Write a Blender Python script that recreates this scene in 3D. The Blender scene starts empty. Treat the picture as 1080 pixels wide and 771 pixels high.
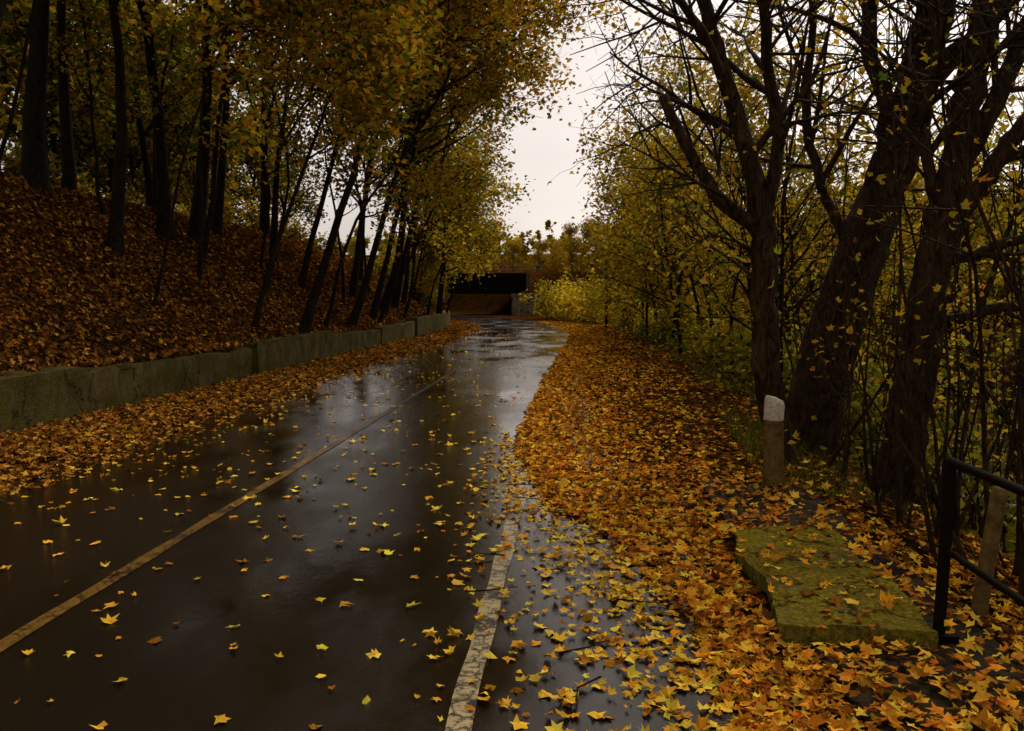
import bpy, math, numpy as np
from mathutils import Vector, noise as mnoise
rng=np.random.default_rng(7)
scene=bpy.context.scene
scene.view_settings.view_transform='Standard'
try: scene.view_settings.look='None'
except Exception: pass
scene.view_settings.exposure=0

# ---------------------------------------------------------------- helpers
def nrm(v): 
    v=np.asarray(v,float); return v/(np.linalg.norm(v,axis=-1,keepdims=True)+1e-9)
class Geo:
    def __init__(s): s.v=[];s.f=[];s.m=[];s.c=[];s.n=0;s.sm=[]
    def add(s,v,f,mat=0,col=None,smooth=True):
        v=np.asarray(v,float).reshape(-1,3); f=np.asarray(f,int).reshape(-1,3)
        s.v.append(v); s.f.append(f+s.n); s.n+=len(v)
        s.m.append(np.full(len(f),mat)); s.sm.append(np.full(len(f),smooth))
        c=np.ones((len(v),4))*0.5
        if col is not None: c[:,:3]=col
        s.c.append(c)
    def mesh(s,name,mats):
        v=np.concatenate(s.v);f=np.concatenate(s.f);me=bpy.data.meshes.new(name)
        me.vertices.add(len(v));me.vertices.foreach_set('co',v.astype(np.float32).ravel())
        me.loops.add(len(f)*3);me.loops.foreach_set('vertex_index',f.astype(np.int32).ravel())
        me.polygons.add(len(f));me.polygons.foreach_set('loop_start',(np.arange(len(f))*3).astype(np.int32))
        for m in mats: me.materials.append(m)
        me.polygons.foreach_set('material_index',np.concatenate(s.m).astype(np.int32))
        me.polygons.foreach_set('use_smooth',np.concatenate(s.sm).astype(bool))
        me.update(calc_edges=True)
        a=me.color_attributes.new('Col','FLOAT_COLOR','POINT')
        a.data.foreach_set('color',np.concatenate(s.c).astype(np.float32).ravel())
        return me
    def obj(s,name,mats,parent=None):
        o=bpy.data.objects.new(name,s.mesh(name,mats)); scene.collection.objects.link(o)
        if parent: o.parent=parent
        return o
def link(name,me,loc=(0,0,0),rot=(0,0,0),sc=1):
    o=bpy.data.objects.new(name,me);scene.collection.objects.link(o)
    o.location=loc;o.rotation_euler=rot;o.scale=(sc,sc,sc) if np.isscalar(sc) else sc
    return o
def empty(name,loc=(0,0,0)):
    o=bpy.data.objects.new(name,None);scene.collection.objects.link(o);o.location=loc;return o
def tube(G,pts,rad,sides=6,mat=0,rough=0.0,cap=False):
    pts=np.asarray(pts,float);rad=np.asarray(rad,float);n=len(pts)
    t=nrm(np.gradient(pts,axis=0)); ref=np.array([.31,.94,.12])
    if abs(t.mean(0)@ref)>.85: ref=np.array([.95,.1,.3])
    u=nrm(np.cross(t,ref));w=np.cross(t,u)
    a=np.arange(sides)/sides*2*np.pi
    rr=rad[:,None]*np.ones((1,sides))
    if rough: 
        k=np.arange(n)[:,None]
        rr=rr*(1+rough*np.sin(3*a[None]+k*.35+pts[0,0])+rough*.7*np.sin(5*a[None]-k*.5)+rough*.35*rng.normal(size=(n,sides)))
    V=pts[:,None]+rr[...,None]*(np.cos(a)[None,:,None]*u[:,None]+np.sin(a)[None,:,None]*w[:,None])
    i=np.arange(n-1)[:,None]*sides;j=np.arange(sides)[None];j2=(j+1)%sides
    A=(i+j).ravel();B=(i+j2).ravel();C=(i+sides+j2).ravel();D=(i+sides+j).ravel()
    F=np.concatenate([np.stack([A,B,C],1),np.stack([A,C,D],1)])
    V=V.reshape(-1,3)
    if cap:
        V=np.concatenate([V,pts[-1:]+t[-1:]*rad[-1]*.15]);c=len(V)-1;b=(n-1)*sides
        F=np.concatenate([F,np.stack([b+np.arange(sides),b+(np.arange(sides)+1)%sides,np.full(sides,c)],1)])
    G.add(V,F,mat)
def smoothpath(P,k=4):
    P=np.asarray(P,float);tt=np.linspace(0,len(P)-1,(len(P)-1)*k+1)
    out=[]
    for x in tt:
        i=min(int(x),len(P)-2);f=x-i
        p0=P[max(i-1,0)];p1=P[i];p2=P[i+1];p3=P[min(i+2,len(P)-1)]
        out.append(.5*((2*p1)+(-p0+p2)*f+(2*p0-5*p1+4*p2-p3)*f*f+(-p0+3*p1-3*p2+p3)*f**3))
    return np.array(out)
# leaf shapes
MA=np.radians([90,66,38,8,-28,-90,208,172,142,114]);MR=np.array([1,.56,.92,.5,.64,.24,.64,.5,.92,.56])*.53
def leaves(G,P,S,N,col,shape='kite',mat=1,curl=.25):
    n=len(P)
    if n==0:return
    N=nrm(N);r=nrm(rng.normal(size=(n,3)));T=nrm(np.cross(N,r));B=np.cross(N,T)
    if shape=='star':
        L=np.zeros((11,3));L[1:,0]=np.cos(MA)*MR;L[1:,1]=np.sin(MA)*MR
        F0=np.array([[0,1+(i+1)%10,1+i] for i in range(10)])
    else:
        L=np.array([[0,-.5,0],[.36,.02,0],[0,.55,0],[-.36,.02,0]],float);F0=np.array([[0,1,2],[0,2,3]])
    k=len(L);c=rng.normal(0,curl,(n,1,1))+curl*.6
    r2=(L[:,0]**2+L[:,1]**2)*2
    X=np.repeat(L[None,:,0],n,0)[...,None];Y=np.repeat(L[None,:,1],n,0)[...,None]
    if shape=='star':
        fx=rng.uniform(.5,1.1,(n,1,1));X=X*fx+rng.normal(0,.045,(n,k,1));Y=Y+rng.normal(0,.035,(n,k,1))
        fold=rng.normal(0,curl,(n,1,1))
        Z=c*r2[None,:,None]+fold*np.abs(X)+rng.normal(0,curl*.2,(n,k,1))
    else:
        Z=c*np.abs(X)*1.2
    V=P[:,None]+S[:,None,None]*(X*T[:,None]+Y*B[:,None]+Z*N[:,None])
    F=(F0[None]+ (np.arange(n)*k)[:,None,None]).reshape(-1,3)
    G.add(V.reshape(-1,3),F,mat,np.repeat(col,k,axis=0),smooth=False)
def pick(pal,w,n):
    pal=np.array(pal);w=np.array(w,float);w/=w.sum()
    c=pal[rng.choice(len(pal),n,p=w)]
    return np.clip(c*rng.uniform(.6,1.25,(n,1))*(1+rng.normal(0,.07,(n,3))),0.002,.95)

# ---------------------------------------------------------------- terrain
def sst(a,b,x): 
    t=np.clip((x-a)/(b-a),0,1);return t*t*(3-2*t)
def shift(Y):
    Y=np.asarray(Y,float)
    q=-np.clip(Y-35,0,85)**2/270.
    return q-np.clip(Y-120,0,None)*.63
def edgeR(Y): return 1.95+np.clip((np.asarray(Y,float)-8)*.09,0,1.0)
def wob(X,Y):
    return (np.sin(X*.9+Y*.37)+np.sin(X*.43-Y*.71+1.3)+np.sin(X*1.7+Y*1.3+.4)*.4)*.33
def height(X,Y):
    X=np.asarray(X,float);Y=np.asarray(Y,float);Xr=X-shift(Y)
    z=np.zeros(np.broadcast(X,Y).shape)
    lb=-6.92-Xr
    z=z+np.where(lb>0,.58*np.clip(lb/.12,0,1)+.62*np.clip(lb-.15,0,6.3)+.06*np.clip(lb-6.5,0,30),0)
    z=z+wob(X,Y)*.22*sst(.3,3,lb)
    r=Xr-edgeR(Y);k=1-sst(50,72,Y)
    z=z-3.2*sst(-.1,6,r)*k+wob(X*1.3,Y*1.3)*.15*sst(.2,2,r)
    z=z+np.clip(X-20,0,40)*.28*sst(20,26,X)
    e=sst(90,104,Y)
    z=z+e*5.0*(sst(3.5,9,Xr))+np.clip(Y-125,0,70)*.10
    return z
def axis(segs):
    o=[]
    for a,b,s in segs: o+=list(np.arange(a,b,s))
    return np.array(o+[segs[-1][1]])
xs=np.concatenate([axis([(-400,-60,20),(-60,-20,2),(-20,-7.2,.4)]),[-7.04,-6.92,-6.7],axis([(-6,1.8,.6),(1.8,9,.3),(9,24,1),(24,60,3),(60,400,20)])])
ys=axis([(-40,-4,3),(-4,30,.4),(30,60,1),(60,130,2),(130,200,7),(200,700,50)])
xs=np.unique(np.round(xs,3))
XX,YY=np.meshgrid(xs,ys)
XX=XX+shift(YY)
ZZ=height(XX,YY)
nx,ny=len(xs),len(ys)
idx=np.arange(nx*ny).reshape(ny,nx)
A=idx[:-1,:-1].ravel();B=idx[:-1,1:].ravel();C=idx[1:,1:].ravel();D=idx[1:,:-1].ravel()
F=np.concatenate([np.stack([A,B,C],1),np.stack([A,C,D],1)])

# ---------------------------------------------------------------- materials
def newmat(name):
    m=bpy.data.materials.new(name);m.use_nodes=True;nt=m.node_tree;nt.nodes.clear()
    out=nt.nodes.new('ShaderNodeOutputMaterial');return m,nt,out
def N(nt,t,**k):
    n=nt.nodes.new(t)
    for a,b in k.items():
        if a.startswith('i_'): n.inputs[a[2:].replace('_',' ')].default_value=b
        else: setattr(n,a,b)
    return n
def ramp(nt,stops,src,interp='LINEAR'):
    r=nt.nodes.new('ShaderNodeValToRGB');r.color_ramp.interpolation=interp
    e=r.color_ramp.elements
    while len(e)<len(stops): e.new(.5)
    for el,(p,c) in zip(e,stops):
        el.position=p; el.color=(c,c,c,1) if np.isscalar(c) else (*c,1)
    nt.links.new(src,r.inputs[0]);return r
def noise(nt,scale,detail=5,rough=.6,vec=None,dist=0):
    n=N(nt,'ShaderNodeTexNoise',i_Scale=scale,i_Detail=detail,i_Roughness=rough,i_Distortion=dist)
    if vec: nt.links.new(vec,n.inputs['Vector'])
    return n
def pos(nt,scale=(1,1,1)):
    g=N(nt,'ShaderNodeNewGeometry');m=N(nt,'ShaderNodeMapping');m.inputs['Scale'].default_value=scale
    nt.links.new(g.outputs['Position'],m.inputs['Vector']);return m.outputs[0]
def objc(nt,scale=(1,1,1)):
    g=N(nt,'ShaderNodeTexCoord');m=N(nt,'ShaderNodeMapping');m.inputs['Scale'].default_value=scale
    nt.links.new(g.outputs['Object'],m.inputs['Vector']);return m.outputs[0]
def bsdf(nt,out,spec=.5,**k):
    b=N(nt,'ShaderNodeBsdfPrincipled');b.inputs['Specular IOR Level'].default_value=spec
    for a,v in k.items(): b.inputs[a].default_value=v
    nt.links.new(b.outputs[0],out.inputs[0]);return b
def bump(nt,h,b,strength=.5,dist=.02):
    n=N(nt,'ShaderNodeBump',i_Strength=strength,i_Distance=dist);nt.links.new(h,n.inputs['Height']);nt.links.new(n.outputs[0],b.inputs['Normal']);return n
def mix(nt,f,a,b,blend='MIX'):
    m=N(nt,'ShaderNodeMix',data_type='RGBA',blend_type=blend)
    for s,i in ((f,0),(a,6),(b,7)):
        if hasattr(s,'is_linked') or hasattr(s,'links'): nt.links.new(s,m.inputs[i])
        elif i==0: m.inputs[0].default_value=s
        else: m.inputs[i].default_value=(*s,1)
    return m.outputs[2]
def mathn(nt,op,a,b):
    m=N(nt,'ShaderNodeMath',operation=op)
    for s,i in((a,0),(b,1)):
        if hasattr(s,'links'): nt.links.new(s,m.inputs[i])
        else: m.inputs[i].default_value=s
    return m.outputs[0]

def mat_litter():
    m,nt,out=newmat('leaf_litter');b=bsdf(nt,out,.0,Roughness=.8);p=pos(nt)
    n0=noise(nt,9,3,vec=p)
    pv=mix(nt,.12,p,n0.outputs['Color'],'ADD')
    v=N(nt,'ShaderNodeTexVoronoi',i_Scale=13);nt.links.new(pv,v.inputs['Vector'])
    s=N(nt,'ShaderNodeSeparateColor');nt.links.new(v.outputs['Color'],s.inputs[0])
    r=ramp(nt,[(0,(.02,.009,.003)),(.35,(.08,.031,.007)),(.65,(.17,.065,.011)),(.85,(.28,.12,.018)),(1,(.05,.02,.006))],s.outputs[0])
    big=noise(nt,.6,4,vec=p);g=ramp(nt,[(.5,0),(.66,.7)],big.outputs[0])
    c=mix(nt,g.outputs[0],r.outputs[0],(.035,.022,.006))
    d=ramp(nt,[(0,1),(.6,.25)],v.outputs['Distance'])
    c=mix(nt,1,c,d.outputs[0],'MULTIPLY');nt.links.new(c,b.inputs['Base Color'])
    bump(nt,s.outputs[1],b,.7,.03);return m
def mat_asphalt():
    m,nt,out=newmat('wet_asphalt');b=bsdf(nt,out,.5);p=pos(nt)
    f=noise(nt,130,4,.75,vec=p);big=noise(nt,.7,6,.62,vec=pos(nt,(1,.45,1)));mid=noise(nt,6,5,.65,vec=p)
    r=ramp(nt,[(.3,(.004,.003,.0015)),(.62,(.022,.015,.008)),(.75,(.055,.04,.022))],f.outputs[0])
    c2=mix(nt,mathn(nt,'MULTIPLY',mid.outputs[0],.8),r.outputs[0],(.012,.0075,.0035))
    nt.links.new(c2,b.inputs['Base Color'])
    ro=ramp(nt,[(.38,.04),(.5,.10),(.64,.19)],big.outputs[0]);nt.links.new(ro.outputs[0],b.inputs['Roughness'])
    b.inputs['IOR'].default_value=1.5
    bs=ramp(nt,[(.38,.03),(.62,.35)],big.outputs[0])
    n=bump(nt,f.outputs[0],b,.3,.005);nt.links.new(bs.outputs[0],n.inputs['Strength'])
    n2=N(nt,'ShaderNodeBump',i_Strength=.10,i_Distance=.015);nt.links.new(mid.outputs[0],n2.inputs['Height']);nt.links.new(n2.outputs[0],n.inputs['Normal'])
    return m
def mat_paint(name,col,wear,yfade=None):
    m,nt,out=newmat(name);b=bsdf(nt,out,.4,Roughness=.3);p=pos(nt)
    a=noise(nt,30,6,.8,vec=p);a2=noise(nt,3,4,.6,vec=p)
    src=mathn(nt,'ADD',a.outputs[0],a2.outputs[0])
    v=N(nt,'ShaderNodeTexVoronoi',feature='DISTANCE_TO_EDGE',i_Scale=9);nt.links.new(mix(nt,.08,p,a.outputs['Color'],'ADD'),v.inputs['Vector'])
    cr=ramp(nt,[(.0,.35),(.05,0)],v.outputs['Distance']);src=mathn(nt,'ADD',src,cr.outputs[0])
    s=N(nt,'ShaderNodeSeparateXYZ');nt.links.new(p,s.inputs[0])
    if yfade:
        mr=N(nt,'ShaderNodeMapRange');mr.inputs[1].default_value=yfade[0];mr.inputs[2].default_value=yfade[1];mr.inputs[3].default_value=0;mr.inputs[4].default_value=.5
        nt.links.new(s.outputs[1],mr.inputs[0]);src=mathn(nt,'ADD',src,mr.outputs[0])
    hv=N(nt,'ShaderNodeMapRange');hv.inputs[1].default_value=wear*2-.10;hv.inputs[2].default_value=wear*2+.10
    nt.links.new(src,hv.inputs[0])
    tone=ramp(nt,[(.3,tuple(x*.55 for x in col)),(.65,col)],a2.outputs[0])
    c=mix(nt,hv.outputs[0],tone.outputs[0],(.02,.014,.008));nt.links.new(c,b.inputs['Base Color'])
    bump(nt,a.outputs[0],b,.3,.004);return m
def mat_concrete(name,base=(.15,.11,.055),dark=(.03,.022,.01),moss=(.06,.055,.01),mlo=.5,mhi=.62,spec=.1):
    m,nt,out=newmat(name);b=bsdf(nt,out,spec,Roughness=.75);p=pos(nt)
    a=noise(nt,3,8,.7,vec=pos(nt,(1,1,.35)));f=noise(nt,40,5,.7,vec=p);g=noise(nt,2.3,6,.65,vec=p,dist=.6)
    r=ramp(nt,[(.33,dark),(.66,base)],a.outputs[0])
    mm=ramp(nt,[(mlo,0),(mhi,1)],g.outputs[0]);mossc=ramp(nt,[(.35,tuple(x*.4 for x in moss)),(.7,moss)],f.outputs[0])
    c=mix(nt,mm.outputs[0],r.outputs[0],mossc.outputs[0]);fr=ramp(nt,[(.3,.5),(.6,1)],f.outputs[0])
    c=mix(nt,1,c,fr.outputs[0],'MULTIPLY')
    v=N(nt,'ShaderNodeTexVoronoi',feature='DISTANCE_TO_EDGE',i_Scale=.9);nt.links.new(mix(nt,.5,p,g.outputs['Color'],'ADD'),v.inputs['Vector'])
    ck=ramp(nt,[(0,.12),(.016,1)],v.outputs['Distance']);c=mix(nt,1,c,ck.outputs[0],'MULTIPLY')
    nt.links.new(c,b.inputs['Base Color'])
    bump(nt,mathn(nt,'ADD',f.outputs[0],a.outputs[0]),b,.9,.035);return m
def mat_bark(name,c1,c2):
    m,nt,out=newmat(name);b=bsdf(nt,out,.1,Roughness=.75)
    v=objc(nt,(1,1,.3));a=noise(nt,13,7,.75,vec=v,dist=1.6);g=noise(nt,1.3,4,vec=objc(nt))
    r=ramp(nt,[(.38,tuple(x*.2 for x in c1)),(.5,c1),(.68,c2)],a.outputs[0])
    gg=ramp(nt,[(.5,0),(.75,.6)],g.outputs[0])
    c=mix(nt,gg.outputs[0],r.outputs[0],(.035,.03,.008));nt.links.new(c,b.inputs['Base Color'])
    bump(nt,a.outputs[0],b,1,.06);return m
def mat_leaf(name,trans=.4):
    m,nt,out=newmat(name)
    at=N(nt,'ShaderNodeAttribute',attribute_name='Col')
    d=N(nt,'ShaderNodeBsdfDiffuse');nt.links.new(at.outputs['Color'],d.inputs[0])
    if trans:
        t=N(nt,'ShaderNodeBsdfTranslucent');nt.links.new(at.outputs['Color'],t.inputs[0])
        m1=N(nt,'ShaderNodeMixShader');m1.inputs[0].default_value=trans
        nt.links.new(d.outputs[0],m1.inputs[1]);nt.links.new(t.outputs[0],m1.inputs[2]);nt.links.new(m1.outputs[0],out.inputs[0])
    else: nt.links.new(d.outputs[0],out.inputs[0])
    return m
def mat_flat(name,c,rough=.6,metal=0,var=.3,scale=8,spec=.3):
    m,nt,out=newmat(name);b=bsdf(nt,out,spec,Roughness=rough,Metallic=metal);a=noise(nt,scale,6,.7,vec=pos(nt))
    r=ramp(nt,[(.3,tuple(x*(1-var) for x in c)),(.7,tuple(x*(1+var) for x in c))],a.outputs[0]);nt.links.new(r.outputs[0],b.inputs['Base Color'])
    bump(nt,a.outputs[0],b,.4,.01);return m
M_lit=mat_litter();M_asp=mat_asphalt()
M_white=mat_paint('worn_white_paint',(.64,.51,.25),.53,(7,9.5));M_yel=mat_paint('worn_yellow_paint',(.26,.14,.022),.53,(8,18))
M_conc=mat_concrete('old_concrete',(.23,.17,.06),(.05,.036,.012),(.14,.12,.014),.38,.56)
M_moss=mat_concrete('mossy_concrete',(.28,.22,.07),(.10,.075,.022),(.46,.36,.028),.34,.52,.02)
M_pave=mat_concrete('stained_concrete',(.10,.07,.035),(.022,.015,.007),(.08,.06,.01),.54,.7)
M_bark=mat_bark('dark_bark',(.020,.012,.006),(.06,.036,.016));M_bark2=mat_bark('brown_bark',(.055,.03,.012),(.15,.082,.032))
M_leaf=mat_leaf('maple_foliage',.45);M_wl=mat_leaf('woodland_foliage',.25);M_gl=mat_leaf('fallen_leaves',0)
M_iron=mat_flat('black_iron',(.009,.006,.004),.65,0,spec=.04);M_wood=mat_flat('weathered_wood',(.15,.095,.03),.8,0,.7,14,.05)
M_wp=mat_flat('flaking_white_paint',(.6,.53,.4),.7,0,.45,30,.1)

g=Geo();g.add(np.stack([XX.ravel(),YY.ravel(),ZZ.ravel()],1),F,0);g.obj('ground',[M_lit])

# ---------------------------------------------------------------- path
def strip(name,x0f,x1f,y0,y1,z,mat,step=1.0):
    yy=np.arange(y0,y1+step*.5,step);s=shift(yy)
    a=np.stack([x0f(yy)+s,yy,np.full_like(yy,z)],1);b=np.stack([x1f(yy)+s,yy,np.full_like(yy,z)],1)
    V=np.concatenate([a,b]);n=len(yy);i=np.arange(n-1)
    Fq=np.concatenate([np.stack([i,i+n,i+n+1],1),np.stack([i,i+n+1,i+1],1)])
    g=Geo();g.add(V,Fq,0);return g.obj(name,[mat])
strip('asphalt_path',lambda y:-4.95+.05*np.sin(y*.8),lambda y:.95+.08*np.sin(y*1.1)-.7*sst(6,10,y),-12,122,.006,M_asp,.5)
strip('white_edge_line',lambda y:-.465+.006*np.sin(y*7),lambda y:-.365+.006*np.sin(y*5),-12,9.5,.011,M_white,.1)
strip('yellow_centre_line',lambda y:-2.66+.006*np.sin(y*6),lambda y:-2.57+.005*np.sin(y*4.3),-12,19,.011,M_yel,.1)

# creek
g=Geo();g.add([(9,-30,-2.9),(26,-30,-2.9),(26,70,-2.9),(9,70,-2.9)],[(0,1,2),(0,2,3)]);
mw,nt,out=newmat('creek_water');b=bsdf(nt,out,.5,Roughness=.08);b.inputs['Base Color'].default_value=(.02,.022,.008,1);nn=noise(nt,3,4,vec=pos(nt));bump(nt,nn.outputs[0],b,.3,.05)
g.obj('creek',[mw])

# ---------------------------------------------------------------- rough blocks
def block(G,x0,x1,y0,y1,z0,z1,res=.12,amp=.015,mat=0,seed=0,chip=0.04,warp=None):
    nxx=max(2,int((x1-x0)/res)+1);nyy=max(2,int((y1-y0)/res)+1);nzz=max(2,int((z1-z0)/res)+1)
    def face(o,u,v,nu,nv):
        o,u,v=map(np.array,(o,u,v));a,b=np.meshgrid(np.linspace(0,1,nu+1),np.linspace(0,1,nv+1))
        P=o+a[...,None]*u+b[...,None]*v;n=(nu+1)
        i=np.arange(nv)[:,None]*n+np.arange(nu)[None];i=i.ravel()
        return P.reshape(-1,3),np.concatenate([np.stack([i,i+1,i+n+1],1),np.stack([i,i+n+1,i+n],1)])
    dx,dy,dz=x1-x0,y1-y0,z1-z0
    fs=[face((x0,y0,z1),(dx,0,0),(0,dy,0),nxx,nyy),face((x0,y0,z0),(dx,0,0),(0,0,dz),nxx,nzz),face((x1,y1,z0),(-dx,0,0),(0,0,dz),nxx,nzz),
        face((x1,y0,z0),(0,dy,0),(0,0,dz),nyy,nzz),face((x0,y1,z0),(0,-dy,0),(0,0,dz),nyy,nzz)]
    for P,Fx in fs:
        Q=P.copy()
        for k,p in enumerate(P):
            nv=mnoise.noise_vector(Vector(p*2.2+seed));n2=mnoise.noise_vector(Vector(p*9+seed))
            Q[k]+=np.array(nv)*amp*1.5+np.array(n2)*amp*.6
            ne=(abs(p[0]-x0)<1e-4)+(abs(p[0]-x1)<1e-4)+(abs(p[1]-y0)<1e-4)+(abs(p[1]-y1)<1e-4)+(abs(p[2]-z1)<1e-4)
            if ne>=2:
                e=chip*(.35+max(0,mnoise.noise(Vector(p*5+seed+7))*2.2))
                if abs(p[2]-z1)<1e-4: Q[k,2]-=e*.7
                if abs(p[0]-x0)<1e-4: Q[k,0]+=e*.6
                if abs(p[0]-x1)<1e-4: Q[k,0]-=e*.6
                if abs(p[1]-y0)<1e-4: Q[k,1]+=e*.5
                if abs(p[1]-y1)<1e-4: Q[k,1]-=e*.5
        if warp: Q=warp(Q)
        G.add(Q,Fx,mat)
ysegs=[(-3,4.6),(4.63,11.2),(11.25,17.6),(17.68,23.5),(23.55,29.6),(29.65,36)]
gw=Geo()
for i,(a,b_) in enumerate(ysegs):
    o=[0,.04,-.04,.06,-.03,.04][i];tl=[0,.004,-.006,.009,-.008,.004][i]
    block(gw,-7.02+o,-6.70+o,a,b_,-.2,.64+[0,.02,-.05,.04,-.03,.0][i],.12,.04,0,i*3.1,.10,warp=lambda Q:Q+np.stack([0*Q[:,1],0*Q[:,1],tl*(Q[:,1]-a)],1))
gw.obj('concrete_retaining_wall',[M_conc])
gw=Geo()
for i,y in enumerate(np.arange(37,58,4.)):
    s=float(shift(y+2));block(gw,-6.98+s,-6.66+s,y,y+3.95,-.2,.82,.25,.03,0,i+20,.07)
gw.obj('concrete_retaining_wall',[M_conc])
g=Geo();block(g,1.12,1.98,.6,7.4,-.5,.02,.1,.02,0,40,.04);g.obj('concrete_headwall',[M_pave])
def sw(Q):
    k=np.clip((Q[:,1]-4.2)/1.4,0,1);wx=np.clip((1.55-Q[:,0])/.5,0,1)
    Q=Q.copy();Q[:,0]+=wx*(.03*np.sin(Q[:,1]*4.5)-.05*(1-k))+.05*k;return Q
g=Geo();block(g,1.04,1.68,3.9,5.65,-.05,.10,.04,.03,0,55,.11,warp=sw);g.obj('mossy_concrete_slab',[M_moss])

# ---------------------------------------------------------------- timber bollard
g=Geo();pp=np.array([(0,0,z) for z in np.linspace(-.25,.60,14)]);tube(g,pp+[(1.70,7.25,0)],np.linspace(.095,.08,14),16,0,.06)
zt=np.linspace(.595,.78,6);G2=Geo();pp=np.array([(0,0,z) for z in zt])+np.array([(1.70,7.25,0)]);tube(G2,pp,np.array([.083,.083,.082,.082,.081,.07]),16,1,.04,True)
V=G2.v[0];V[:,2]+=(V[:,0]-1.70)*-.35*sst(.62,.78,V[:,2]);g.add(V,G2.f[0],1)
o=g.obj('wooden_bollard',[M_wood,M_wp])
g=Geo();tube(g,smoothpath([(2.02,4.3,-.5),(2.04,4.3,.1),(2.1,4.28,.68)],3),np.full(7,.04),9,0,.08,True);g.obj('wooden_stake',[M_wood])
def bar(G,a,b,w,mat=0):
    a=np.array(a,float);b=np.array(b,float);t=nrm(b-a);ref=np.array([0,0,1.]) if abs(t[2])<.8 else np.array([0,1.,0])
    u=nrm(np.cross(t,ref));v=np.cross(t,u);P=[]
    for q in(a,b):
        for s1,s2 in((-1,-1),(1,-1),(1,1),(-1,1)):P.append(q+u*w*s1/2+v*w*s2/2)
    f=[]
    for q in([0,1,5,4],[1,2,6,5],[2,3,7,6],[3,0,4,7],[0,3,2,1],[4,5,6,7]):f+=[(q[0],q[1],q[2]),(q[0],q[2],q[3])]
    G.add(P,f,mat,smooth=False)
par=empty('iron_railing',(1.72,4.0,0))
def child(name,fn,mats):
    g=Geo();fn(g);o=g.obj(name,mats);o.parent=par;o.matrix_parent_inverse.translation=(-1.72,-4.0,0);return o
for i,y in enumerate((4.0,2.1,.2,-1.7)):
    child('post_%d'%(i+1),lambda g:(bar(g,(1.71,y,-.1),(1.74,y,.87),.04),bar(g,(1.66,y-.05,.045),(1.78,y-.05,.045),.03)),[M_iron])
child('top_rail',lambda g:tube(g,smoothpath([(1.74,4.02,.86),(1.742,2,.865),(1.74,-1.9,.86)],6),np.full(13,.02),8),[M_iron])
child('middle_rail',lambda g:tube(g,smoothpath([(1.728,4.0,.45),(1.73,2,.445),(1.73,-1.9,.45)],6),np.full(13,.016),8),[M_iron])

# ---------------------------------------------------------------- trees
class T: pass
def grow(t,p,d,L,r,lev):
    n=int(np.clip(L/t.seg[lev],3,16));step=L/n;pts=[np.array(p,float)];d=nrm(d);ds=[d]
    for i in range(n):
        d=nrm(d+rng.normal(0,t.wander[lev],3)+np.array(t.trop[lev]));pts.append(pts[-1]+d*step);ds.append(d)
    P=np.array(pts);tt=np.linspace(0,1,n+1);R=r*(1-(1-t.tip[lev])*tt)
    if lev==0: R=R*(1+.5*np.exp(-tt*14))
    tube(t.g,P,R,t.sides[lev],0,.06 if lev==0 else 0)
    branchout(t,P,np.array(ds),R,L,lev)
def branchout(t,P,ds,R,L,lev,tmin=None,nch=None,cl=None):
    n=len(P)-1
    if lev>=t.leaflev:
        k=np.repeat(P[1:],2,axis=0);k[1::2]=(P[1:]+P[:-1])/2;t.tips.append(k)
    if lev<t.maxlev:
        for c in range(nch or t.nch[lev]):
            u=rng.uniform(tmin if tmin is not None else t.tmin[lev],1);i=min(int(u*n),n-1);f=u*n-i
            q=P[i]*(1-f)+P[i+1]*f;dd=ds[i+1];rv=nrm(np.cross(dd,rng.normal(size=3)));a=math.radians(rng.uniform(*t.ang))
            nd=dd*math.cos(a)+rv*math.sin(a)+np.array(t.bias)*(1 if lev==0 else .3)
            cL=(cl or t.cl[lev])*(1.15-.65*u)*rng.uniform(.7,1.25)
            cr=min((R[i])*.62,max(.012,cL*.02))
            grow(t,q,nd,cL,cr,lev+1)
def dflt(**k):
    t=T();t.g=Geo();t.tips=[];t.seg=[.9,.5,.35,.3];t.wander=[.05,.11,.16,.2];t.trop=[(0,0,.02),(0,0,.05),(0,0,.01),(0,0,-.01)]
    t.tip=[.25,.25,.3,.4];t.sides=[12,6,4,3];t.nch=[16,6,4];t.tmin=[.35,.2,.2];t.ang=(35,70);t.bias=(0,0,0);t.cl=[5,2.2,1.1];t.leaflev=2;t.maxlev=3
    for a,b in k.items(): setattr(t,a,b)
    return t
#      gold            orange           yellow-olive   olive green   dark green
GOLD=[(.68,.38,.022),(.60,.25,.015),(.48,.38,.026),(.22,.22,.022),(.07,.08,.01)]
def foliage(t,n,size,pal,w,off=.22,shape='kite',clump=True):
    Q=np.concatenate(t.tips)
    P=Q[rng.integers(0,len(Q),n)]+rng.normal(0,off,(n,3))
    c=pick(pal,w,n)
    if clump:
        k=np.sin(P[:,0]*1.7+P[:,2]*1.1)+np.sin(P[:,1]*1.3-P[:,2]*1.9+2)+np.sin(P[:,0]*.7+P[:,1]*.9)
        c=c*(1+.28*np.clip(k,-2,2)[:,None]*.8)
    Nn=rng.normal(size=(n,3));Nn[:,2]=np.abs(Nn[:,2])+.5
    leaves(t.g,P,size*rng.uniform(.7,1.3,n),Nn,np.clip(c,.003,.9),shape,1,.3)

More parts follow.
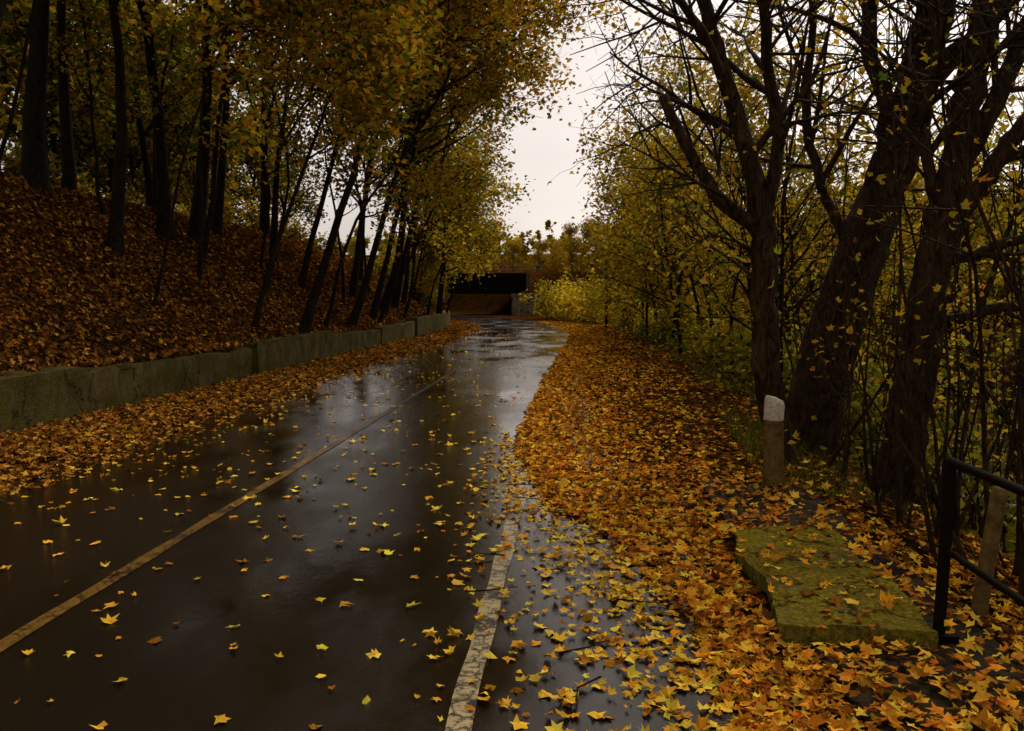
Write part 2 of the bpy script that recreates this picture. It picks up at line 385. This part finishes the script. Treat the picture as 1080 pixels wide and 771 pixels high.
LB=[(-10.5,19.1,13,.14,.10,0,5.4),(-11.9,24.5,15,.18,.0,0,5.5),(-11.7,26,15,.2,.06,0,5.5),(-10.9,24.6,12,.08,.13,0,3.5),(-7.6,19.9,10,.06,.16,.05,3.5),
    (-7.15,22.2,13,.12,.24,.0,7.2),(-7.9,35,13.5,.17,.24,0,6.6),(-9.1,35,13,.14,.1,0,5.5),(-8.2,39,11.5,.14,.2,0,5.4),(-7.6,48,9.5,.18,.1,0,4.2),(-13.2,20.4,16,.24,-.02,0,5.5),
    (-13.1,36,15,.18,.03,0,5.5),(-11,31,14,.12,.1,0,5.5),(-8.6,43,10.5,.12,.14,0,4.6),(-10,54,9.5,.18,.08,0,4),(-9.5,12.5,13,.13,.12,.05,5.5),(-14,14,15,.2,.1,0,5.5),
    (-9.2,28.5,13,.1,.22,0,6.4),(-10.5,61,8.5,.15,.05,-.02,3.6),(-7.4,28,13.5,.12,.32,.03,7.2),(-12.5,16.5,14,.15,.05,0,5),(-14.5,24,15,.16,.02,0,5),(-12.5,29.5,14,.15,.06,0,5),(-12,10,14,.18,.12,.05,5),(-12,66,8.5,.15,.05,0,3.6),(-10.5,42,12,.13,.06,0,5),(-7.6,32,13,.12,.34,.0,6.8)]
pals=[[5,2,5,4,2],[6.5,2.6,5.5,3,1.2],[2.5,.4,7,5,1.2]]
for i,(x,y,H,r,lx,ly,ov) in enumerate(LB):
    far=y>30
    t=dflt(bias=(.6,-.12,-.02),nch=[15,6,4],tmin=[.38 if not far else .3,.2,.2],cl=[ov,ov*.44,1.15])
    if i in(3,4): t.nch=[9,5,3];t.cl=[3.2,1.6,.9]
    if ov>6.5: t.tmin[0]=.45
    t.trop[0]=(0.004,0,.012)
    z=float(height(x,y))
    grow(t,(0,0,-.25),(lx,ly,1),H,r,0)
    pal=pals[0] if y<22 else (pals[1] if y<34 else pals[2])
    foliage(t,7600 if y<30 else (6000 if y<40 else 4600),.165 if not far else .19,GOLD,pal,.26)
    link('maple_tree',t.g.mesh('maple_tree',[M_bark,M_leaf]),(x,y,z))
for i,(x,y,lx,H,r) in enumerate([(-8.6,17,.25,8,.035),(-9.6,21.5,.02,9,.05),(-8.9,24,.3,9,.05),(-12.3,22,-.1,9,.05),(-10.2,27.5,.2,9,.045),(-7.5,25.5,.28,9,.06),(-8.4,31,.12,9,.05),(-7.3,31.5,.32,9,.06),(-7.4,37,.1,8,.06),(-8.0,41,.3,8,.07),(-7.5,44,.18,7,.06),(-12.9,18,.15,9,.05),(-11.2,15.5,.3,8,.04),(-9.3,39,-.05,9,.06),(-13.4,27,.1,9,.06),(-12.6,13.3,-.06,9,.06),(-7.9,52,.2,6.5,.08)]):
    t=dflt(bias=(.4,-.1,0),nch=[8,4,3],tmin=[.35,.2,.2],cl=[2.6,1.4,.8],wander=[.09,.14,.18,.2]);t.sides=[8,4,3,3];t.tip=[.4,.25,.3,.4]
    grow(t,(0,0,-.2),(lx,rng.normal(0,.06),1),H,r,0);foliage(t,1200,.15,GOLD,[4,1.5,5,4,1.5],.22)
    link('young_maple',t.g.mesh('young_maple',[M_bark,M_leaf]),(x,y,float(height(x,y))))

protos=[]
for k in range(5):
    t=dflt(nch=[16,6,2],tmin=[.1,.15,.2],cl=[4.6,2.2,1.2]);H=[12,13,10,11,12][k];t.sides=[7,4,3,3]
    grow(t,(0,0,-.3),(rng.normal(0,.05),rng.normal(0,.05),1),H,[.17,.2,.13,.15,.14][k],0)
    pal=[[3,1,4,5,3],[1,1,2,5,6],[5,1,7,4,1],[7,1,7,3,1],[6,4,4,2,1]][k]
    foliage(t,5600,.3,GOLD,pal,.36);protos.append(t.g.mesh('wood_tree_%d'%k,[M_bark,M_wl]))
def put(name,k,x,y,sc):
    link(name,protos[k],(x,y,float(height(x,y))-.1),(0,0,rng.uniform(0,6.28)),(sc*rng.uniform(.9,1.15),sc*rng.uniform(.9,1.15),sc))
for i in range(32):
    y=13+i*2.2+rng.uniform(-1,1);x=-18.5-rng.uniform(0,5)-(i%3)*6+float(shift(y));put('woodland_tree',int(rng.choice([0,1,1,1])),x,y,rng.uniform(.75,1.1))
for i in range(28):
    y=rng.uniform(4,80);x=rng.uniform(21,42);put('woodland_tree',int(rng.choice([0,1,2,3])),x,y,rng.uniform(.45,.68))
for i in range(14):
    y=rng.uniform(62,88);x=rng.uniform(4,26);put('woodland_tree',int(rng.choice([2,3])),x,y,rng.uniform(.45,.7))
for i in range(8):
    y=rng.uniform(99,110);x=0+i*2.4;put('woodland_tree',int(rng.choice([2,3,4])),x,y,rng.uniform(.4,.6))
for i in range(16):
    y=rng.uniform(110,122);x=-48+i*3.1;put('woodland_tree',int(rng.choice([0,3,4,2])),x,y,rng.uniform(.28,.4))
for i in range(30):
    y=rng.uniform(128,175);x=rng.uniform(-70,30);put('woodland_tree',int(rng.choice([4,0,3,2])),x,y,rng.uniform(.3,.42))
for (xr,y,s,k) in [(-8.2,50,.36,0),(-7.7,57,.38,2),(-8.1,63,.4,0),(-9,72,.42,2),(-9.2,80,.42,2)]:
    put('woodland_tree',k,xr+float(shift(y)),y,s)

YG=[(.68,.46,.028),(.52,.39,.028),(.28,.26,.022),(.12,.14,.015),(.54,.27,.018)]
for i,(x,y,H,r) in enumerate([(3.6,15,6.5,.05),(4.4,17.5,7,.07),(3.9,21,7,.05),(5.2,23,8,.09),(4.3,27,7.5,.07),(4.0,32,7.5,.07),(5.6,33,8.5,.09),(4.5,38,7.5,.08),(3.6,44,6.5,.08),(6.5,20,7.5,.08),(7.5,28,8.5,.1),(3.4,50,6,.08),(6.2,13,7,.08),(5.5,44,7.5,.1),(3.2,25,7,.05),(3.2,36,6.5,.06),(9,17,8,.1),(10,24,8,.1),(3.4,29,9,.08),(4.0,40,9,.09)]):
    t=dflt(nch=[15,6,3],tmin=[.2,.15,.2],cl=[3.0,1.5,.9],ang=(30,65));t.sides=[8,5,3,3]
    t.wander=[.08,.14,.18,.2]
    grow(t,(0,0,-.2),(rng.normal(-.03,.08),rng.normal(0,.06),1),H,r,0)
    foliage(t,1900 if y<22 else (2600 if y<30 else 3300),.125 if y<30 else .18,YG,[8,7,4,1.5,1],.2)
    link('yellow_tree',t.g.mesh('yellow_tree',[M_bark,M_leaf]),(x,y,float(height(x,y))))

def custom(name,limbs,n,size,w,bark,sub=(7,5,3),cl=1.9,pal=YG):
    t=dflt(nch=[0,sub[1],sub[2]],cl=[0,1.1,.6],ang=(30,70));t.seg=[.5,.3,.25,.2];t.wander=[.05,.12,.16,.2];t.sides=[12,6,4,3];t.leaflev=2
    for P,r0,r1,tm,nc in limbs:
        Q=smoothpath(P,5);Q=Q+np.concatenate([[[0,0,0]],rng.normal(0,.012,(len(Q)-1,3))])
        R=np.linspace(r0,r1,len(Q));tube(t.g,Q,R,18 if r0>.1 else 9,0,.08,True)
        ds=nrm(np.gradient(Q,axis=0));L=np.linalg.norm(np.diff(Q,axis=0),axis=1).sum()
        if nc: branchout(t,Q,ds,R,L,0,tmin=tm,nch=nc,cl=cl)
    foliage(t,n,size,pal,w,.12,'star')
    return t.g.obj(name,[bark,M_leaf])
custom('forked_tree',[
 ([(2.22,8.6,-.6),(2.13,8.5,-.2),(1.99,8.5,.5),(1.89,8.5,1.28),(1.86,8.5,2.0),(1.83,8.5,2.4)],.14,.115,.6,3),
 ([(1.86,8.5,2.1),(1.74,8.45,2.3),(1.43,8.4,2.55),(1.12,8.35,2.98),(.84,8.3,3.5)],.085,.045,.3,5),
 ([(1.83,8.5,2.3),(1.72,8.5,2.88),(1.53,8.55,3.55),(1.34,8.6,4.2),(1.15,8.6,5.2),(1.2,8.7,6.6),(1.0,8.6,8)],.1,.04,.15,14),
 ([(1.85,8.5,2.35),(1.97,8.55,3.17),(1.86,8.6,4.0),(1.82,8.6,5.05),(2.1,8.7,6.4),(2.0,8.7,7.6)],.07,.03,.15,12),
 ([(1.53,8.55,3.5),(1.2,8.3,4.1),(.6,8.0,4.6),(-.1,7.8,5.3)],.05,.02,.1,8)],600,.07,[6,4,2,.5,1],M_bark2,cl=1.7)
custom('leaning_tree',[
 ([(2.55,10,-1.2),(2.74,10,.1),(2.92,10,.89),(3.13,10,1.67),(3.35,10,2.44),(3.58,10,3.1),(3.8,10,3.9),(4.0,10,4.7),(4.3,10,6.0),(4.5,10.2,8)],.34,.16,.45,12),
 ([(3.5,10,2.9),(3.45,9.9,3.7),(3.2,9.8,4.6),(3.3,9.7,5.8),(3.0,9.7,7)],.11,.04,.2,12),
 ([(3.85,10,4.0),(4.4,9.9,4.5),(4.9,9.8,5.3),(5.3,9.7,6.4)],.13,.05,.2,9),
 ([(3.25,10,2.1),(2.9,10.2,2.8),(2.7,10.3,3.8),(2.75,10.4,5.0),(2.4,10.5,6.2)],.07,.03,.2,11)],800,.075,[5,4,3,1,1],M_bark2,cl=1.9)
custom('creekside_tree',[
 ([(2.85,8,-1.4),(2.95,8,-.3),(3.08,8,.5),(3.17,8,1.03),(3.2,8,1.56),(3.3,8,2.2),(3.44,8,2.8),(3.5,8,3.43),(3.6,8,4.14),(3.75,8,5.2),(3.7,8,6.6)],.2,.1,.5,10),
 ([(3.3,8,2.1),(3.6,7.95,2.6),(3.9,7.9,3.05),(4.2,7.8,3.4),(4.8,7.7,3.7)],.1,.05,.2,8),
 ([(3.2,8,1.4),(3.5,7.9,1.45),(3.95,7.8,1.55),(4.4,7.7,1.4)],.07,.03,.2,7),
 ([(3.25,8,1.9),(3.55,7.9,2.0),(4.0,7.8,2.15),(4.6,7.7,2.1)],.06,.03,.2,6),
 ([(3.42,8,2.75),(3.8,8,3.5),(4.1,8,4.3),(4.5,8,5.4)],.1,.05,.2,9),
 ([(3.3,8,2.3),(3.1,7.9,3.1),(3.15,7.8,4.0),(2.9,7.7,5.0)],.06,.03,.2,10)],600,.07,[6,4,2,1,3],M_bark2,cl=1.6)

t=dflt();t.sides=[5,4,3,3];t.nch=[4,3,0];t.maxlev=2;t.tmin=[.3,.2,.2];t.cl=[1.0,.45,.3];t.leaflev=1;t.seg=[.4,.25,.2,.2];t.wander=[.06,.15,.2,.2];t.trop=[(0,0,.03),(0,0,.03),(0,0,0),(0,0,0)]
for i in range(170):
    y=3.6+abs(rng.normal(0,1))*6;x=float(edgeR(y))+.35+rng.uniform(0,3.6)
    if i<30: y=rng.uniform(3.2,6.5);x=2.3+rng.uniform(0,1.6)
    t.cl=[.9,.4,.3];grow(t,(x,y,float(height(x,y))-.05),(rng.normal(0,.22),rng.normal(0,.18),1),rng.uniform(1.5,4.6),rng.uniform(.007,.022),0)
foliage(t,1500,.08,YG,[7,3,2,1.5,2],.07,'star')
t.g.obj('bramble_thicket',[M_bark2,M_leaf])

def bush(name,pts,n_per,size,w,hh=1.3):
    t=dflt();t.sides=[4,3,3,3];t.nch=[5,3,0];t.maxlev=2;t.tmin=[.15,.1,0];t.cl=[.6,.35,.2];t.leaflev=0;t.seg=[.25,.2,.2,.2];t.wander=[.1,.2,.2,.2]
    for (x,y,s) in pts:
        z=float(height(x,y))
        for k in range(6): grow(t,(x+rng.normal(0,.15),y+rng.normal(0,.15),z-.05),(rng.normal(0,.5),rng.normal(0,.5),1),hh*s*rng.uniform(.6,1.2),.012,0)
    foliage(t,n_per*len(pts),size,YG,w,.16+.03*hh)
    t.g.obj(name,[M_bark,M_leaf])
bush('green_bush',[(2.7+.9*rng.random()+min(y*.04,.8),y,rng.uniform(.5,1.1)) for y in np.linspace(9,48,28)],450,.11,[1,3,6,6,0])
bush('yellow_bush',[(max(float(shift(y))+1.6,-.05*y)+rng.uniform(.3,7),y,rng.uniform(1.0,2.3)) for y in np.linspace(48,86,36)],550,.24,[8,7,4,1,0],1.8)
bush('woodland_edge_bush',[(-7.5+float(shift(y))-rng.uniform(0,4),y,rng.uniform(.7,1.4)) for y in np.linspace(54,88,20)],600,.24,[2,4,5,4,1],1.7)
bush('undergrowth',[(rng.uniform(4,9),rng.uniform(9,40),rng.uniform(.8,1.6)) for _ in range(36)],350,.15,[1.5,4,5,5,1],1.6)
bush('ridge_undergrowth',[(-13.6+float(shift(y))-rng.uniform(0,4),y,rng.uniform(.5,1.0)) for y in np.linspace(8,60,26)],280,.2,[1,2,3,6,5],1.3)
bush('distant_treeline',[(x,rng.uniform(180,200),rng.uniform(1.8,3.0)) for x in np.linspace(-110,80,60)],330,1.0,[3,3,5,3,2],2.4)

g=Geo();n=6500;y=np.exp(rng.uniform(math.log(7),math.log(50),n));x=edgeR(y)-.25+np.abs(rng.normal(0,.55,n));k=(wob(x*2,y*1.2)>.02)|(rng.random(n)<.15);x,y=x[k]+shift(y[k]),y[k];n=len(x)
z=height(x,y);h=rng.uniform(.05,.18,n);a=rng.uniform(0,6.28,n);w=.007;ln=rng.normal(0,.06,(n,2))
V=np.stack([np.stack([x-w*np.cos(a),y-w*np.sin(a),z],1),np.stack([x+w*np.cos(a),y+w*np.sin(a),z],1),np.stack([x+ln[:,0],y+ln[:,1],z+h],1)],1).reshape(-1,3)
g.add(V,np.arange(3*n).reshape(-1,3),0,np.repeat(pick([(.08,.10,.012),(.17,.16,.02)],[1,1],n),3,axis=0),False);g.obj('grass',[M_leaf])

# ---------------------------------------------------------------- fallen leaves
def nslope(x,y):
    e=.15;dzx=(height(x+e,y)-height(x-e,y))/(2*e);dzy=(height(x,y+e)-height(x,y-e))/(2*e)
    return nrm(np.stack([-np.clip(dzx,-1.2,1.2),-np.clip(dzy,-1,1),np.ones_like(x)],1))
def logy(n,a,b): return np.exp(rng.uniform(math.log(a),math.log(b),n))
def ledge(y):
    return np.interp(y,[0,3.2,4.7,5.6,6.4,8,9.4,17,24,42,60],[.75,.65,.5,.25,-.1,-.42,-.6,-.5,-.3,.1,.1])
FP=[(.80,.36,.028),(.88,.54,.045),(.60,.22,.018),(.32,.11,.015),(.10,.04,.01)]
BK=[(.56,.25,.032),(.70,.40,.045),(.38,.15,.022),(.21,.085,.018),(.08,.036,.012)]
YL=[(.92,.62,.06),(.88,.50,.042),(.70,.31,.022),(.34,.14,.015)]
def scatter(G,x,y,zoff,size,w,tilt,pal=FP,curl=.22,sv=(.6,1.3)):
    n=len(x);z=height(x,y)+zoff
    Nn=nslope(x,y)+rng.normal(0,1,(n,3))*np.asarray(tilt).reshape(-1,1)
    leaves(G,np.stack([x,y,z],1),size*rng.uniform(*sv,n),Nn,pick(pal,w,n),'star',0,curl)
g=Geo()
n=38000;y=logy(n,2.3,62)
u=np.where(rng.random(n)<.33,rng.gamma(1.2,.45,n),rng.gamma(1.4,1.6,n))
x=ledge(y)+u-.04+.10*wob(y*3,y*2)+shift(y)
gap=(wob(x*2.1+3,y*1.5)+.4*wob(x*5,y*4))
keep=(x-shift(y)<edgeR(y)+3)
inb=(x>.98)&(x<1.74)&(y>3.87)&(y<5.66);onhead=(x>1.08)&(x<1.98)&(y<7.4)&~inb
keep&=~(inb&(rng.random(n)<.88));keep&=~(onhead&(rng.random(n)<.4+.25*(y<4.2)))
keep&=~((y>8)&(x-shift(y)>1.3)&(gap>.25)&(rng.random(n)<.5))
keep&=~((y>10)&(x-shift(y)>edgeR(y)-.4)&(rng.random(n)<.25))
keep&=~((y<5.5)&(x<1.2)&(rng.random(n)<.3))
x,y,u=x[keep],y[keep],u[keep];inb=inb[keep];onhead=onhead[keep];n=len(x)
zo=.014+rng.random(n)**2*.05;zo=np.where(inb,.12-height(x,y),zo);zo=np.where(onhead,.045+rng.random(n)*.02-height(x,y),zo)
pt=sst(-.1,.5,wob(x*1.9+1,y*1.1)+.5*wob(x*5,y*3.7));old=rng.random(n)<(.6*pt*sst(.3,2.2,u)+.3*sst(1.5,3,u))
for msk,w_,pal in((~old,[5.5,4.5,4.5,3,1],FP),(old,[2,.7,5,6,3],BK)):
    scatter(g,x[msk],y[msk],zo[msk],.086*(1+.025*np.clip(y[msk]-5,0,30)),w_,.28,pal)
n=17000;y=logy(n,6,62);x=-6.66+rng.beta(1.1,1.7,n)*2.25+.15*wob(y*2,y)+shift(y)
k=x-shift(y)>-6.68;x,y=x[k],y[k];n=len(x)
scatter(g,x,y,.014+rng.random(n)**2*.05,.086*(1+.025*np.clip(y-5,0,30)),[4,2.5,5,4,2.5],.28,BK)
n=42000;y=logy(n,6,70);x=-6.85-rng.uniform(0,8,n)**1.0+shift(y)
k=~((wob(x*1.7,y*1.3)>.45)&(rng.random(n)<.5));x,y=x[k],y[k]
n=len(x);onw=x-shift(y)>-7.05;zo=.015+rng.random(n)**2*.07;zo=np.where(onw,.70-height(x,y),zo)
kk=~(onw&(rng.random(n)<.5));x,y,zo=x[kk],y[kk],zo[kk]
scatter(g,x,y,zo,.1*(1+.025*np.clip(y-5,0,40)),[2.5,1.2,4.5,7,6],.4,BK,.3)
g.obj('leaf_carpet',[M_gl])
g=Geo()
n=2000;y=logy(n,2.3,45);x=rng.uniform(-4.9,ledge(y));k=(rng.random(n)<.52+.6*wob(x*1.3,y*.9));x,y=x[k],y[k]
scatter(g,x+shift(y),y,.016,.092*(1+.01*y),[5.5,4,3,1.8],.07,YL,.2,(.4,1.35))
n=1500;y=logy(n,2.3,10);x=ledge(y)-np.abs(rng.gamma(1.2,.3,n));k=x>-.9;x,y=x[k],y[k]
scatter(g,x,y,.017,.086+0*x,[5,4,3,1.5],.12,YL,.25,(.45,1.25))
n=500;y=logy(n,7,45);x=-4.6+np.abs(rng.gamma(1.1,.45,n))
scatter(g,x+shift(y),y,.016,.08+0*x,[2,3,4,3],.12,YL,.25,(.45,1.25))
g.obj('scattered_leaves',[M_gl])
g=Geo()
for i in range(24):
    y=rng.uniform(3.2,14);x=rng.uniform(-.6,1.2) if i%2 else rng.uniform(-6.4,-4.5);a=rng.uniform(0,6.28);L=rng.uniform(.1,.35)
    P=np.array([(x,y,.022),(x+math.cos(a)*L*.5,y+math.sin(a)*L*.5,.035),(x+math.cos(a+.3)*L,y+math.sin(a+.3)*L,.024)]);tube(g,P,[.005,.004,.002],5)
g.obj('fallen_twigs',[M_bark])

# ---------------------------------------------------------------- bridge over the path + pole
par=empty('road_bridge',(-14,93,0))
M_br=mat_flat('bridge_steel',(.006,.005,.004),.9,spec=.02);M_ab=mat_concrete('bridge_concrete',(.3,.24,.15),(.12,.09,.05))
def child2(name,fn,mats):
    g=Geo();fn(g);o=g.obj(name,mats);o.parent=par;o.matrix_parent_inverse.translation=(14,-93,0);return o
child2('girder',lambda g:block(g,-34,-4.8,90,97,2.3,4.4,1.2,.02,0,3,.02),[M_br])
child2('abutment_right',lambda g:block(g,-6.3,-3.9,89.6,97.4,-.3,2.28,.8,.03,0,5,.05),[M_ab])
child2('abutment_left',lambda g:block(g,-36,-32,89.6,97.4,-.3,2.28,.8,.03,0,9,.05),[M_ab])
def rails(g):
    for z in(4.8,5.2): tube(g,[(-36,90.2,z),(-20,90.2,z),(-3,90.2,z)],[.03]*3,6)
    for x in np.arange(-36,-2.9,1.6): tube(g,[(x,90.2,4.25),(x,90.2,4.8),(x,90.2,5.2)],[.035]*3,5)
child2('railings',rails,[mat_flat('galvanised_rail',(.12,.11,.09),.7,0)])
g=Geo();tube(g,[(2.0,50,-.3),(2.0,50,2.5),(2.02,50,4.7)],[.1,.09,.08],8,0,0,True);bar(g,(1.5,50,4.3),(2.5,50,4.3),.08);g.obj('utility_pole',[M_bark])

# ---------------------------------------------------------------- light
w=bpy.data.worlds.new('World');scene.world=w;w.use_nodes=True;nt=w.node_tree;nt.nodes.clear()
out=nt.nodes.new('ShaderNodeOutputWorld');bg=nt.nodes.new('ShaderNodeBackground');sky=nt.nodes.new('ShaderNodeTexSky');sky.sky_type='NISHITA';sky.sun_disc=False
sky.sun_elevation=math.radians(48);sky.sun_rotation=math.radians(25);sky.dust_density=3;sky.air_density=1.2
hs=nt.nodes.new('ShaderNodeHueSaturation');hs.inputs['Saturation'].default_value=.1
nt.links.new(sky.outputs[0],hs.inputs['Color'])
tc=nt.nodes.new('ShaderNodeTexCoord');nz=nt.nodes.new('ShaderNodeTexNoise');nz.inputs['Scale'].default_value=2.5;nz.inputs['Detail'].default_value=5
nt.links.new(tc.outputs['Generated'],nz.inputs['Vector'])
cr=nt.nodes.new('ShaderNodeValToRGB');cr.color_ramp.elements[0].position=.3;cr.color_ramp.elements[0].color=(.78,.70,.66,1);cr.color_ramp.elements[1].position=.7;cr.color_ramp.elements[1].color=(1.0,.91,.84,1)
nt.links.new(nz.outputs[0],cr.inputs[0])
mx=nt.nodes.new('ShaderNodeMix');mx.data_type='RGBA';mx.blend_type='MULTIPLY';mx.inputs[0].default_value=1
nt.links.new(hs.outputs[0],mx.inputs[6]);nt.links.new(cr.outputs[0],mx.inputs[7]);nt.links.new(mx.outputs[2],bg.inputs[0]);bg.inputs[1].default_value=.145
nt.links.new(bg.outputs[0],out.inputs[0])
L=bpy.data.lights.new('sun','SUN');L.energy=1.5;L.angle=math.radians(20);L.color=(1,.82,.56);lo=bpy.data.objects.new('sun',L);scene.collection.objects.link(lo)
el=math.radians(48);az=math.radians(25);dv=Vector((math.sin(az)*math.cos(el),math.cos(az)*math.cos(el),math.sin(el)))
lo.rotation_euler=dv.to_track_quat('Z','Y').to_euler()

cam=bpy.data.cameras.new('camera');cam.lens=30;cam.sensor_width=36;cam.clip_end=2000;cam.clip_start=.05
co=bpy.data.objects.new('camera',cam);scene.collection.objects.link(co);co.location=(0,0,1.6)
co.rotation_euler=(math.radians(90-4.4),0,math.radians(4.0));scene.camera=co
print('verts',sum(len(m.vertices) for m in bpy.data.meshes))
